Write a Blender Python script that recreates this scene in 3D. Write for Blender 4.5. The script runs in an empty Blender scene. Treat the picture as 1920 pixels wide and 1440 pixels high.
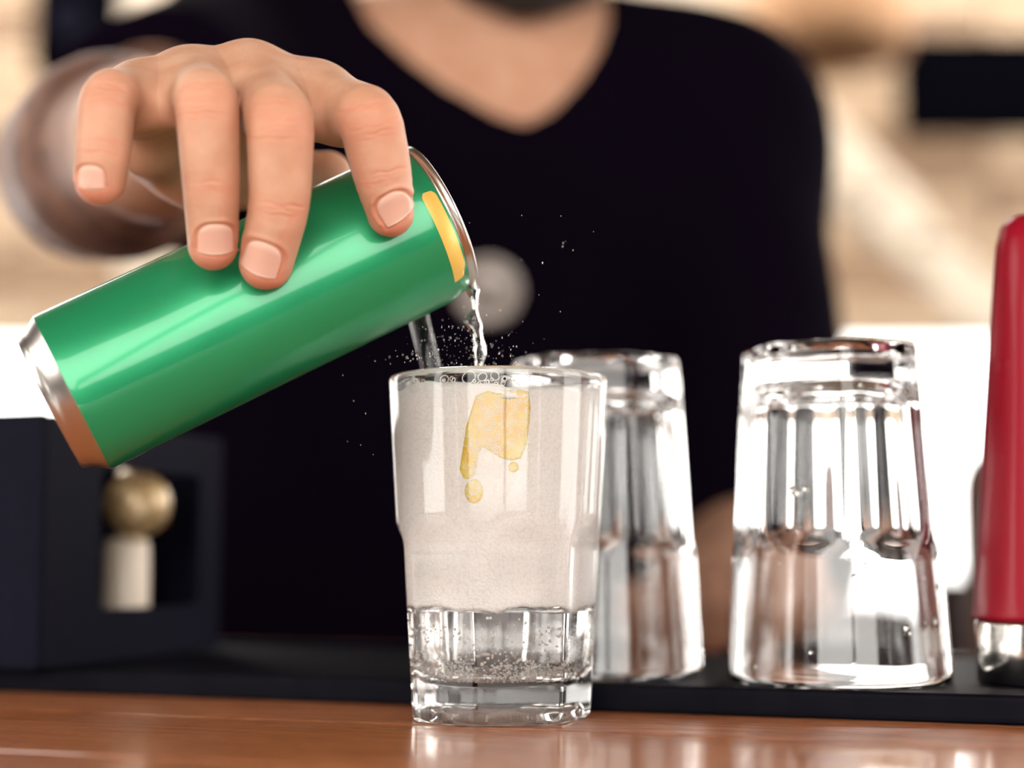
import bpy, bmesh, math, random
import numpy as np
from mathutils import Vector, Matrix

# ------------------------------------------------------------------ camera, world, lights
scene = bpy.context.scene
col = scene.collection
FPX = 3000.0                       # focal length in pixels of the 1920 px wide frame
HC = 0.0578                        # camera height over the counter
TH = math.atan((1045 - 720) / FPX) # upward pitch
cd = bpy.data.cameras.new('camera'); cam = bpy.data.objects.new('camera', cd); col.objects.link(cam)
cd.sensor_width = 36.0; cd.lens = FPX / 1920 * 36.0
cd.clip_start = 0.01; cd.clip_end = 60
cam.location = (0, 0, HC); cam.rotation_euler = (math.pi / 2 + TH, 0, 0)
cd.dof.use_dof = True; cd.dof.focus_distance = 0.547; cd.dof.aperture_fstop = 3.1
scene.camera = cam

world = bpy.data.worlds.new('overcast_sky'); scene.world = world; world.use_nodes = True
wb = world.node_tree.nodes['Background']
wb.inputs[0].default_value = (1.0, 0.965, 0.915, 1); wb.inputs[1].default_value = 4.6


scene.view_settings.view_transform = 'Standard'; scene.view_settings.look = 'None'
scene.view_settings.exposure = 0.40; scene.view_settings.gamma = 1.0
scene.view_settings.use_curve_mapping = False
cy_ = scene.cycles
cy_.max_bounces = 32; cy_.transmission_bounces = 20; cy_.glossy_bounces = 10; cy_.diffuse_bounces = 14
cy_.use_denoising = True; cy_.sample_clamp_indirect = 8.0

# ------------------------------------------------------------------ helpers
ST, CT = math.sin(TH), math.cos(TH)
def Pc(x, y, zc):
    """world point at picture position x, y (1920x1440) and distance zc along the view axis"""
    cx = (x - 960) / FPX; cy = (720 - y) / FPX
    return Vector((cx * zc, (CT - cy * ST) * zc, HC + (ST + cy * CT) * zc))
def ground(x, y, z=0.0):
    cy = (720 - y) / FPX
    return Pc(x, y, (z - HC) / (ST + cy * CT))
A3 = lambda v: np.array(v[:], dtype=np.float32)

def tag(o, label=None, cat=None, group=None, kind=None):
    if label: o['label'] = label
    if cat: o['category'] = cat
    if group: o['group'] = group
    if kind: o['kind'] = kind
    return o
def empty(name, loc=(0, 0, 0)):
    o = bpy.data.objects.new(name, None); col.objects.link(o); o.location = loc; o.empty_display_size = 0.02
    return o
def meshobj(name, verts, faces, mat, parent=None, smooth=True):
    me = bpy.data.meshes.new(name); me.from_pydata([tuple(v) for v in verts], [], faces); me.update()
    return link(name, me, mat, parent, smooth)
def link(name, me, mat, parent=None, smooth=True):
    if mat is not None and not me.materials: me.materials.append(mat)
    if smooth: me.polygons.foreach_set('use_smooth', [True] * len(me.polygons))
    o = bpy.data.objects.new(name, me); col.objects.link(o)
    if parent is not None:
        o.parent = parent
        o.matrix_parent_inverse = Matrix.Translation(-Vector(parent.location))
    return o
def bmobj(name, bm, mat, parent=None, smooth=False):
    me = bpy.data.meshes.new(name); bmesh.ops.recalc_face_normals(bm, faces=bm.faces); bm.to_mesh(me); bm.free()
    return link(name, me, mat, parent, smooth)
def boxbm(sx, sy, sz, bev=0.0, seg=2, M=None):
    bm = bmesh.new(); bmesh.ops.create_cube(bm, size=1)
    bmesh.ops.scale(bm, vec=(sx, sy, sz), verts=bm.verts)
    if bev: bmesh.ops.bevel(bm, geom=bm.edges[:], offset=bev, segments=seg, affect='EDGES', profile=0.6)
    if M is not None: bmesh.ops.transform(bm, matrix=M, verts=bm.verts)
    return bm
def frame(origin, xa, za):
    """matrix with z along za and x near xa"""
    z = Vector(za).normalized(); x = Vector(xa); x = (x - z * x.dot(z)).normalized(); y = z.cross(x)
    return Matrix(((x.x, y.x, z.x, origin[0]), (x.y, y.y, z.y, origin[1]), (x.z, y.z, z.z, origin[2]), (0, 0, 0, 1)))
def lathe(profile, n=96, M=None, rfun=None, closed=False):
    """profile: list of (r, h); r==0 makes a pole. rfun(theta,i)->r factor"""
    verts, faces, rows = [], [], []
    for i, (r, h) in enumerate(profile):
        if r <= 1e-9:
            rows.append([len(verts)]); verts.append(Vector((0, 0, h)))
        else:
            row = []
            for k in range(n):
                t = 2 * math.pi * k / n; rr = r if rfun is None else rfun(t, i, r, h)
                row.append(len(verts)); verts.append(Vector((rr * math.cos(t), rr * math.sin(t), h)))
            rows.append(row)
    for a, b in zip(rows[:-1], rows[1:]):
        if len(a) == 1 and len(b) == 1: continue
        for k in range(n):
            k2 = (k + 1) % n
            if len(a) == 1: faces.append((a[0], b[k2], b[k]))
            elif len(b) == 1: faces.append((a[k], a[k2], b[0]))
            else: faces.append((a[k], a[k2], b[k2], b[k]))
    if M is not None: verts = [M @ v for v in verts]
    return verts, faces
def fillet(p0, p1, p2, r, n=6):
    """points rounding corner p1 between p0 and p2 (2-D)"""
    p0, p1, p2 = Vector(p0), Vector(p1), Vector(p2)
    a = (p0 - p1).normalized() * r + p1; b = (p2 - p1).normalized() * r + p1
    return [tuple((1 - t) ** 2 * a + 2 * t * (1 - t) * p1 + t * t * b) for t in [i / n for i in range(n + 1)]]

# ------------------------------------------------------------------ materials
def mat(name, color, rough=0.5, metal=0.0, **kw):
    m = bpy.data.materials.new(name); m.use_nodes = True
    b = m.node_tree.nodes['Principled BSDF']
    b.inputs['Base Color'].default_value = (*color, 1); b.inputs['Roughness'].default_value = rough
    b.inputs['Metallic'].default_value = metal
    for k, v in kw.items():
        k = {'coat': 'Coat Weight', 'coat_rough': 'Coat Roughness', 'ior': 'IOR', 'trans': 'Transmission Weight',
             'sss': 'Subsurface Weight', 'sss_scale': 'Subsurface Scale', 'spec': 'Specular IOR Level',
             'sss_rad': 'Subsurface Radius', 'sheen': 'Sheen Weight', 'aniso': 'Anisotropic'}[k]
        b.inputs[k].default_value = v
    return m
def nd(m, kind, **kw):
    n = m.node_tree.nodes.new(kind)
    for k, v in kw.items():
        if k in n.inputs: n.inputs[k].default_value = v
        else: setattr(n, k, v)
    return n
def lk(m, a, b): m.node_tree.links.new(a, b)
def ramp(m, fac, stops):
    r = nd(m, 'ShaderNodeValToRGB')
    els = r.color_ramp.elements
    while len(els) < len(stops): els.new(0.5)
    for e, (p, c) in zip(els, stops): e.position = p; e.color = (*c, 1)
    lk(m, fac, r.inputs[0]); return r
def bump(m, height, strength, dist, target=None):
    b = nd(m, 'ShaderNodeBump', Strength=strength, Distance=dist); lk(m, height, b.inputs['Height'])
    p = m.node_tree.nodes['Principled BSDF']; lk(m, b.outputs[0], p.inputs['Normal']); return b
def objcoord(m, scale=(1, 1, 1), rot=(0, 0, 0)):
    t = nd(m, 'ShaderNodeTexCoord'); mp = nd(m, 'ShaderNodeMapping')
    mp.inputs['Scale'].default_value = scale; mp.inputs['Rotation'].default_value = rot
    lk(m, t.outputs['Object'], mp.inputs[0]); return mp.outputs[0]

def noisecol(m, stops, scale, vec_scale=(1, 1, 1), detail=4, rot=(0, 0, 0)):
    v = objcoord(m, vec_scale, rot); n = nd(m, 'ShaderNodeTexNoise', Scale=scale, Detail=detail)
    lk(m, v, n.inputs['Vector']); r = ramp(m, n.outputs[0], stops)
    lk(m, r.outputs[0], m.node_tree.nodes['Principled BSDF'].inputs['Base Color']); return n

def glassmat(name, color=(1, 1, 1), ior=1.5, rough=0.0):
    m = bpy.data.materials.new(name); m.use_nodes = True
    nt = m.node_tree; nt.nodes.remove(nt.nodes['Principled BSDF'])
    g = nt.nodes.new('ShaderNodeBsdfGlass'); g.inputs['Color'].default_value = (*color, 1)
    g.inputs['IOR'].default_value = ior; g.inputs['Roughness'].default_value = rough
    nt.links.new(g.outputs[0], nt.nodes['Material Output'].inputs[0]); return m
M_glass = glassmat('clear_glass', (1, 1, 1), 1.5)
M_water = glassmat('clear_soda', (0.99, 0.985, 0.975), 1.333)
M_bubble = mat('air_bubble', (0.98, 0.93, 0.88), 0.15, trans=0.0, ior=1.2)
M_straw = glassmat('clear_straw', (0.93, 0.93, 0.93), 1.3)

M_green = mat('green_can_paint', (0.010, 0.30, 0.115), 0.40, 0.45, coat=0.8, coat_rough=0.10)
v = objcoord(M_green, (1, 1, 1)); nz = nd(M_green, 'ShaderNodeTexNoise', Scale=42.0, Detail=1.0); lk(M_green, v, nz.inputs['Vector'])
bump(M_green, nz.outputs[0], 0.22, 0.004)
M_alu = mat('brushed_aluminium', (0.66, 0.60, 0.55), 0.28, 1.0)
M_yellow = mat('yellow_print', (0.80, 0.50, 0.10), 0.38, 0.2, coat=0.4, coat_rough=0.15)
M_dark = mat('dark_opening', (0.01, 0.01, 0.012), 0.6)
M_red = mat('glossy_red_plastic', (0.30, 0.003, 0.016), 0.35, 0.0, spec=0.25, coat=0.08, coat_rough=0.1)
M_steel = mat('polished_steel', (0.78, 0.75, 0.70), 0.16, 1.0)
M_mat = mat('black_rubber', (0.003, 0.003, 0.006), 0.6, spec=0.06)
nzz = noisecol(M_mat, [(0.3, (0.0025, 0.0025, 0.005)), (0.7, (0.0045, 0.0045, 0.008))], 90)
M_box = mat('black_leatherette', (0.004, 0.004, 0.008), 0.6, spec=0.05)
noisecol(M_box, [(0.3, (0.004, 0.004, 0.010)), (0.7, (0.0062, 0.006, 0.014))], 300)
M_cream = mat('cream_ceramic', (0.74, 0.62, 0.50), 0.35)
M_amber = glassmat('amber_glass', (0.99, 0.95, 0.87), 1.45)
M_gold = mat('pale_globe_fill', (0.80, 0.62, 0.42), 0.4, 0.2)
M_shirt = mat('black_cotton', (0.0030, 0.0014, 0.0046), 0.95, spec=0.02)
M_badge = mat('grey_metal_badge', (0.36, 0.31, 0.28), 0.45, 0.3)
M_beard = mat('black_hair', (0.010, 0.008, 0.010), 0.7)
nb = noisecol(M_beard, [(0.3, (0.006, 0.005, 0.006)), (0.7, (0.018, 0.013, 0.012))], 400)

# varnished wood of the counter
def woodmat(name, stops, rough, coat, gscale=(3, 60, 60), scale=6.0, bumpk=0.08):
    m = mat(name, (0.3, 0.1, 0.03), rough, coat=coat, coat_rough=0.08)
    v = objcoord(m, gscale); n = nd(m, 'ShaderNodeTexNoise', Scale=scale, Detail=7, Roughness=0.62, Distortion=0.4)
    lk(m, v, n.inputs['Vector']); r = ramp(m, n.outputs[0], stops)
    b = m.node_tree.nodes['Principled BSDF']
    v2 = objcoord(m, (gscale[0] * 9, gscale[1] * 4.5, gscale[2] * 4.5)); n2_ = nd(m, 'ShaderNodeTexNoise', Scale=scale * .8, Detail=4); lk(m, v2, n2_.inputs['Vector'])
    r2 = ramp(m, n2_.outputs[0], [(0.36, (0.42, 0.36, 0.34)), (0.46, (1, 1, 1)), (0.68, (1, 1, 1)), (0.74, (1.25, 1.3, 1.4))])
    mx = nd(m, 'ShaderNodeMix', data_type='RGBA', blend_type='MULTIPLY'); mx.inputs[0].default_value = 1.0
    lk(m, r.outputs[0], mx.inputs[6]); lk(m, r2.outputs[0], mx.inputs[7]); lk(m, mx.outputs[2], b.inputs['Base Color'])
    bump(m, n.outputs[0], bumpk, 0.0006); return m
M_wood = woodmat('rough_varnished_wood', [(0.38, (0.22, 0.060, 0.022)), (0.5, (0.46, 0.155, 0.060)), (0.63, (0.66, 0.27, 0.115))], 0.33, 0.0, bumpk=0.5)
M_wood_gloss = woodmat('glossy_varnished_wood', [(0.38, (0.40, 0.110, 0.036)), (0.5, (0.64, 0.215, 0.075)), (0.63, (0.72, 0.30, 0.125))], 0.30, 0.45, bumpk=0.02)
M_plank = woodmat('pale_plank', [(0.3, (0.29, 0.185, 0.105)), (0.55, (0.38, 0.265, 0.165)), (0.75, (0.46, 0.35, 0.24))], 0.6, 0.0, gscale=(0.8, 6, 9), scale=2.5)
M_plank2 = woodmat('tan_plank', [(0.3, (0.16, 0.092, 0.048)), (0.55, (0.24, 0.145, 0.08)), (0.75, (0.31, 0.21, 0.13))], 0.6, 0.0, gscale=(0.8, 6, 9), scale=2.5)
M_beam = woodmat('cream_beam', [(0.3, (0.48, 0.39, 0.29)), (0.7, (0.60, 0.51, 0.40))], 0.6, 0.0, gscale=(1, 5, 5), scale=2)
M_wall = mat('beige_plaster', (0.55, 0.44, 0.33), 0.8); noisecol(M_wall, [(0.3, (0.50, 0.39, 0.28)), (0.7, (0.60, 0.49, 0.38))], 3)
M_lowwall = mat('dark_brown_boards', (0.012, 0.007, 0.006), 0.8, spec=0.1); noisecol(M_lowwall, [(0.3, (0.008, 0.0045, 0.004)), (0.7, (0.016, 0.009, 0.0075))], 3, (1, 1, 8))
M_floor = mat('dark_floor_boards', (0.06, 0.035, 0.025), 0.6); noisecol(M_floor, [(0.3, (0.04, 0.024, 0.018)), (0.7, (0.09, 0.052, 0.034))], 2, (1, 12, 1))
M_ceil = mat('brown_ceiling_boards', (0.12, 0.08, 0.055), 0.8); noisecol(M_ceil, [(0.3, (0.09, 0.06, 0.04)), (0.7, (0.17, 0.115, 0.075))], 2, (12, 1, 1))
M_tv = mat('black_screen', (0.0012, 0.0012, 0.0022), 0.8, spec=0.0)
M_orange = mat('woven_rattan', (0.36, 0.18, 0.08), 0.7); noisecol(M_orange, [(0.3, (0.28, 0.13, 0.055)), (0.7, (0.42, 0.23, 0.11))], 25)
M_post = mat('brown_leather', (0.12, 0.04, 0.024), 0.6, spec=0.15); noisecol(M_post, [(0.3, (0.09, 0.03, 0.018)), (0.7, (0.15, 0.052, 0.03))], 12)

# foam: packed tiny bubbles
M_foam = mat('soda_foam', (0.98, 0.945, 0.90), 0.5)
M_foam.node_tree.nodes['Principled BSDF'].inputs['Subsurface Radius'].default_value = (1.0, 0.9, 0.8)
v = objcoord(M_foam); vo = nd(M_foam, 'ShaderNodeTexVoronoi', Scale=900.0, Randomness=0.85); lk(M_foam, v, vo.inputs['Vector'])
bump(M_foam, vo.outputs['Distance'], 0.36, 0.0007).invert = True
rf_ = ramp(M_foam, vo.outputs['Distance'], [(0.0, (0.985, 0.955, 0.915)), (0.45, (0.985, 0.955, 0.915)), (0.85, (0.93, 0.88, 0.83))])
lk(M_foam, rf_.outputs[0], M_foam.node_tree.nodes['Principled BSDF'].inputs['Base Color'])
M_lemon = mat('lemon_flesh', (0.93, 0.68, 0.20), 0.35, sss=0.3, sss_scale=0.004)
v = objcoord(M_lemon); nz = nd(M_lemon, 'ShaderNodeTexNoise', Scale=160.0, Detail=3); lk(M_lemon, v, nz.inputs['Vector'])
r_ = ramp(M_lemon, nz.outputs[0], [(0.25, (0.92, 0.52, 0.05)), (0.5, (0.95, 0.66, 0.13)), (0.75, (0.95, 0.78, 0.36))])
lk(M_lemon, r_.outputs[0], M_lemon.node_tree.nodes['Principled BSDF'].inputs['Base Color'])

# skin: red and nail weights come from the body mesh itself
M_skin = mat('skin', (0.75, 0.40, 0.26), 0.47, sss=0.12, sss_scale=0.0022, spec=0.2)
bs = M_skin.node_tree.nodes['Principled BSDF']
bs.inputs['Subsurface Radius'].default_value = (1.0, 0.35, 0.2)
v = objcoord(M_skin)
n1 = nd(M_skin, 'ShaderNodeTexNoise', Scale=70.0, Detail=4); lk(M_skin, v, n1.inputs['Vector'])
r1 = ramp(M_skin, n1.outputs[0], [(0.32, (0.52, 0.262, 0.160)), (0.55, (0.59, 0.322, 0.208)), (0.75, (0.64, 0.375, 0.258))])
at = nd(M_skin, 'ShaderNodeAttribute', attribute_name='tone')       # r = redness with painted crease shade, g = nail, b = nail rim
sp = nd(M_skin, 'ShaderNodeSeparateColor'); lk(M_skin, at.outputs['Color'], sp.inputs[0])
def mixc(m, fac, a, b):
    mx = nd(m, 'ShaderNodeMix', data_type='RGBA')
    lk(m, fac, mx.inputs[0])
    if hasattr(a, 'is_output') or not isinstance(a, tuple): lk(m, a, mx.inputs[6])
    else: mx.inputs[6].default_value = (*a, 1)
    if not isinstance(b, tuple): lk(m, b, mx.inputs[7])
    else: mx.inputs[7].default_value = (*b, 1)
    return mx.outputs[2]
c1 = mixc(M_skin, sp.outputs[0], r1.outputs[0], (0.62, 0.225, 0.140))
c2 = mixc(M_skin, sp.outputs[1], c1, (0.70, 0.405, 0.31))
c3 = mixc(M_skin, sp.outputs[2], c2, (0.80, 0.58, 0.46))
at2 = nd(M_skin, 'ShaderNodeAttribute', attribute_name='arm_tan_shade')
n3 = nd(M_skin, 'ShaderNodeTexNoise', Scale=55.0, Detail=3); lk(M_skin, v, n3.inputs['Vector'])
ma = nd(M_skin, 'ShaderNodeMath', operation='MULTIPLY_ADD'); ma.inputs[1].default_value = 0.75; ma.inputs[2].default_value = 0.52; lk(M_skin, n3.outputs[0], ma.inputs[0])
mh = nd(M_skin, 'ShaderNodeMath', operation='MULTIPLY'); lk(M_skin, at2.outputs['Fac'], mh.inputs[0]); lk(M_skin, ma.outputs[0], mh.inputs[1])
c4 = mixc(M_skin, mh.outputs[0], c3, (0.115, 0.055, 0.040))
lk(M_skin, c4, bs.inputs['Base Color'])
mr = nd(M_skin, 'ShaderNodeMapRange'); mr.inputs['To Min'].default_value = 0.48; mr.inputs['To Max'].default_value = 0.27
lk(M_skin, sp.outputs[1], mr.inputs['Value']); lk(M_skin, mr.outputs[0], bs.inputs['Roughness'])
n2 = nd(M_skin, 'ShaderNodeTexNoise', Scale=900.0, Detail=3); lk(M_skin, v, n2.inputs['Vector'])
inv = nd(M_skin, 'ShaderNodeMath', operation='SUBTRACT'); inv.inputs[0].default_value = 1.0; lk(M_skin, sp.outputs[1], inv.inputs[1])
mm = nd(M_skin, 'ShaderNodeMath', operation='MULTIPLY'); lk(M_skin, inv.outputs[0], mm.inputs[0]); lk(M_skin, n2.outputs[0], mm.inputs[1])
bump(M_skin, mm.outputs[0], 0.25, 0.0004)

# ------------------------------------------------------------------ distance-field modelling
def rcone(P, a, b, ra, rb):
    a = A3(a); b = A3(b); ba = b - a; pa = P - a
    h = np.clip(pa @ ba / max(float(ba @ ba), 1e-12), 0, 1)
    q = pa - h[:, None] * ba
    return np.sqrt(np.einsum('ij,ij->i', q, q)) - (ra + (rb - ra) * h)
def ellip(P, c, r):
    q = (P - A3(c)) / np.array(r, dtype=np.float32)
    k = np.sqrt(np.einsum('ij,ij->i', q, q)); return (k - 1) * min(r)
def smin(a, b, k):
    h = np.clip(0.5 + 0.5 * (b - a) / k, 0, 1); return b + (a - b) * h - k * h * (1 - h)
def axis_pts(lo, hi, flo, fhi, fine, coarse):
    """fine between flo and fhi, growing to coarse outside"""
    mid = list(np.arange(flo, fhi + fine * .5, fine))
    def grow(x, end, sgn):
        out = []; s = fine
        while (end - x) * sgn > 0:
            s = min(s * 1.22, coarse); x += s * sgn; out.append(x)
        return out
    return np.array(list(reversed(grow(mid[0], lo, -1))) + mid + grow(mid[-1], hi, 1), dtype=np.float32)
def grid_eval(f, X, Y, Z, B=28, lip=1.35):
    F = np.ones((len(X), len(Y), len(Z)), dtype=np.float32)
    blocks, cen, rad = [], [], []
    for i in range(0, len(X), B):
        for j in range(0, len(Y), B):
            for k in range(0, len(Z), B):
                x, y, z = X[i:i + B], Y[j:j + B], Z[k:k + B]
                blocks.append((i, j, k)); cen.append(((x[0] + x[-1]) / 2, (y[0] + y[-1]) / 2, (z[0] + z[-1]) / 2))
                rad.append(math.sqrt((x[-1] - x[0]) ** 2 + (y[-1] - y[0]) ** 2 + (z[-1] - z[0]) ** 2) / 2 + 0.012)
    d = f(np.array(cen, dtype=np.float32))
    for (i, j, k), dd, rr in zip(blocks, d, rad):
        x, y, z = X[i:i + B], Y[j:j + B], Z[k:k + B]
        if abs(dd) > rr * lip:
            F[i:i + B, j:j + B, k:k + B] = 1 if dd > 0 else -1; continue
        g = np.stack(np.meshgrid(x, y, z, indexing='ij'), -1).reshape(-1, 3)
        F[i:i + B, j:j + B, k:k + B] = f(g).reshape(len(x), len(y), len(z))
    return F
def surface_nets(F, X, Y, Z):
    s = F < 0
    nx, ny, nz = F.shape
    c = s[:-1, :-1, :-1]
    any_ = np.zeros(c.shape, bool); all_ = np.ones(c.shape, bool)
    for i in (0, 1):
        for j in (0, 1):
            for k in (0, 1):
                t = s[i:nx - 1 + i, j:ny - 1 + j, k:nz - 1 + k]; any_ |= t; all_ &= t
    act = any_ & ~all_
    ii, jj, kk = np.nonzero(act)
    idx = np.full(c.shape, -1, np.int32); idx[ii, jj, kk] = np.arange(len(ii))
    acc = np.zeros((len(ii), 3)); cnt = np.zeros(len(ii))
    C = {}
    for o in [(a, b, e) for a in (0, 1) for b in (0, 1) for e in (0, 1)]:
        C[o] = (F[ii + o[0], jj + o[1], kk + o[2]].astype(np.float64),
                np.stack([X[ii + o[0]], Y[jj + o[1]], Z[kk + o[2]]], -1).astype(np.float64))
    for o in C:
        for ax in range(3):
            if o[ax] == 0:
                p = list(o); p[ax] = 1; p = tuple(p)
                fa, pa = C[o]; fb, pb = C[p]
                m = (fa < 0) != (fb < 0)
                t = np.where(m, fa / np.where(m, fa - fb, 1), 0)
                acc += (pa + (pb - pa) * t[:, None]) * m[:, None]; cnt += m
    V = acc / cnt[:, None]
    quads = []
    for ax in range(3):
        sl0 = [slice(1, -1)] * 3; sl1 = [slice(1, -1)] * 3
        sl0[ax] = slice(0, -1); sl1[ax] = slice(1, None)
        a = s[tuple(sl0)]; b = s[tuple(sl1)]
        e = np.array(np.nonzero(a != b))
        flip = a[tuple(e)]
        base = e.copy(); u, w = [q for q in range(3) if q != ax]
        base[u] += 1; base[w] += 1
        def cell(du, dw):
            q = base.copy(); q[u] -= du; q[w] -= dw; return idx[q[0], q[1], q[2]]
        q4 = np.stack([cell(1, 1), cell(0, 1), cell(0, 0), cell(1, 0)], -1)
        if ax == 1: flip = ~flip
        q4[~flip] = q4[~flip][:, ::-1]
        quads.append(q4)
    Q = np.concatenate(quads); Q = Q[(Q >= 0).all(1)]
    return V, Q
def newton(f, V, n=2, eps=2e-4, maxstep=0.002):
    V = V.astype(np.float32)
    T = np.array([[1, -1, -1], [-1, -1, 1], [-1, 1, -1], [1, 1, 1]], dtype=np.float32)
    for _ in range(n):
        for a in range(0, len(V), 60000):
            P = V[a:a + 60000]; g = np.zeros_like(P); d = 0
            for t in T:
                e = f(P + t * eps); g += t * e[:, None]; d = d + e
            d = d / 4; L = np.linalg.norm(g, axis=1) + 1e-12
            st = np.clip(d / (L / (4 * eps)), -maxstep, maxstep)
            V[a:a + 60000] = P - st[:, None] * g / L[:, None]
    return V
def normals_of(f, V, eps=2e-4):
    T = np.array([[1, -1, -1], [-1, -1, 1], [-1, 1, -1], [1, 1, 1]], dtype=np.float32)
    N = np.zeros_like(V)
    for a in range(0, len(V), 60000):
        P = V[a:a + 60000]; g = np.zeros_like(P)
        for t in T: g += t * f(P + t * eps)[:, None]
        N[a:a + 60000] = g / (np.linalg.norm(g, axis=1)[:, None] + 1e-12)
    return N
def subdivide(V, Q, sel):
    """split the chosen quads in four; midpoints on the border stay on the straight edge"""
    qs = Q[sel]; keep = Q[~sel]
    E = np.concatenate([np.sort(qs[:, [a, (a + 1) % 4]], 1) for a in range(4)])
    key = E[:, 0].astype(np.int64) * len(V) + E[:, 1]
    uk, first, inv_, cnt = np.unique(key, return_index=True, return_inverse=True, return_counts=True)
    mid = (V[E[first, 0]] + V[E[first, 1]]) / 2
    nV = len(V); nE = len(uk); nq = len(qs)
    cen = V[qs].mean(1)
    em = inv_.reshape(4, nq).T + nV
    ci = np.arange(nq) + nV + nE
    new = np.concatenate([np.stack([qs[:, a], em[:, a], ci, em[:, (a + 3) % 4]], -1) for a in range(4)])
    border = np.zeros(nV + nE + nq, bool); border[nV:nV + nE] = cnt == 1
    return np.concatenate([V, mid, cen]), np.concatenate([keep, new]), border
def npmesh(name, V, Q):
    me = bpy.data.meshes.new(name)
    me.vertices.add(len(V)); me.vertices.foreach_set('co', np.asarray(V, dtype=np.float32).ravel())
    me.loops.add(Q.size); me.loops.foreach_set('vertex_index', Q.astype(np.int32).ravel())
    me.polygons.add(len(Q)); me.polygons.foreach_set('loop_start', np.arange(0, Q.size, 4, dtype=np.int32))
    me.update(calc_edges=True); me.validate(); return me

# ------------------------------------------------------------------ the setting
def struct(o): o['kind'] = 'structure'; return o
WY = 4.3                                        # back of the bar
floor = struct(bmobj('floor', boxbm(9, 9, 0.04, M=Matrix.Translation((0, 3.0, -1.12))), M_floor))
added_ceiling = struct(bmobj('added_ceiling', boxbm(4.9, 4.5, 0.05, M=Matrix.Translation((0, 0.45, 1.62))), M_ceil))  # unseen, added over the bar to cut light from above and behind
# unseen pavilion added around the bar: posts and gaps shape light and reflections
def side(name, horiz, fixed, lo, hi, posts):
    L = hi - lo; c = (lo + hi) / 2
    M_ = Matrix.Translation((c, fixed, -0.62)) if horiz else Matrix.Translation((fixed, c, -0.62))
    w = struct(bmobj(name, boxbm(L if horiz else .1, .1 if horiz else L, 0.96, .01, 1, M_), M_lowwall))
    for p, pw in posts:
        M_ = Matrix.Translation((p, fixed, .73)) if horiz else Matrix.Translation((fixed, p, .73))
        bmobj('added_post', boxbm(pw if horiz else .12, .12 if horiz else pw, 1.74, .01, 1, M_), M_lowwall, w)
side('added_wall_left', False, -2.3, -1.75, 4.2, ((-1.25, .95), (1.5, 2.0)))
side('added_wall_right', False, 2.3, -1.75, 4.2, ((-.95, 1.5), (1.1, .6)))
side('added_wall_front', True, -1.8, -2.25, 2.25, ((-1.85, .75), (.30, .10), (1.85, .75)))
wall_back = struct(bmobj('wall_back', boxbm(6.4, 0.10, 1.10, M=Matrix.Translation((0, WY + 0.06, 1.20))), M_wall))
wall_low = struct(bmobj('wall_low', boxbm(6.4, 0.10, 1.12, M=Matrix.Translation((0, WY + 0.06, -0.545))), M_lowwall))
# pale planks on the back wall, one by one
random.seed(4)
pz = 0.66; k = 0
while pz < 1.70:
    h = random.choice([0.10, 0.12, 0.14])
    for (x0, x1) in ((-3.1, -0.4), (-0.4, 1.3), (1.3, 3.1)):
        x0 += random.uniform(-.01, .01)
        p = bmobj('plank', boxbm(x1 - x0 - 0.008, 0.03, h - 0.008, 0.004, 1, Matrix.Translation(((x0 + x1) / 2, WY - 0.005 + random.uniform(0, .008), pz + h / 2))),
                  [M_plank, M_plank2, M_plank][(k + (x0 > 0)) % 3], wall_back)
    pz += h; k += 1

def gxy(x, zc, z=0.0):
    """world x, y of a spot at height z, picture column x, view distance zc"""
    return (x - 960) / FPX * zc, (zc - (z - HC) * ST) / CT

# ------------------------------------------------------------------ things far behind
def slab_px(name, x0, y0, x1, y1, zc, depth, m, bev=0.01):
    a = Pc(x0, y1, zc); b = Pc(x1, y0, zc)
    o = bmobj(name, boxbm(b.x - a.x, depth, b.z - a.z, bev, 2, Matrix.Translation(((a.x + b.x) / 2, (a.y + b.y) / 2 + depth / 2, (a.z + b.z) / 2))), m)
    return o
tv = empty('wall_screen', Pc(1830, 250, 4.1)[:])
tag(tv, 'large dark wall screen at the upper right, blurred behind the shoulder', 'screen')
a = Pc(1694, 250, 4.1); b = Pc(2060, 55, 4.1)
bmobj('screen_frame', boxbm(b.x - a.x, 0.05, b.z - a.z, 0.008, 2, Matrix.Translation(((a.x + b.x) / 2, a.y + .03, (a.z + b.z) / 2))), M_tv, tv)
bmobj('screen_panel', boxbm(b.x - a.x - .05, 0.012, b.z - a.z - .05, 0.003, 1, Matrix.Translation(((a.x + b.x) / 2, a.y + .002, (a.z + b.z) / 2))), M_tv, tv)
def brace(p, q, w, d, label):
    v = q - p; Mx = frame((p + q) / 2, (0, -1, 0), v)
    o = bmobj('diagonal_brace', boxbm(d, w, v.length, 0.012, 2, Mx), M_beam)
    return tag(o, label, 'beam', 'cream braces on the plank wall')
brace(Pc(1190, -60, 4.0), Pc(1690, 430, 4.0), 0.17, 0.06, 'cream diagonal wooden brace starting just above the right shoulder')
brace(Pc(1590, 330, 3.85), Pc(1880, 610, 3.85), 0.13, 0.05, 'shorter cream diagonal brace below the dark wall screen')
brace(Pc(250, -40, 4.0), Pc(290, 620, 4.0), 0.15, 0.06, 'upright cream brace seen above the raised hand at left')
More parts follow.
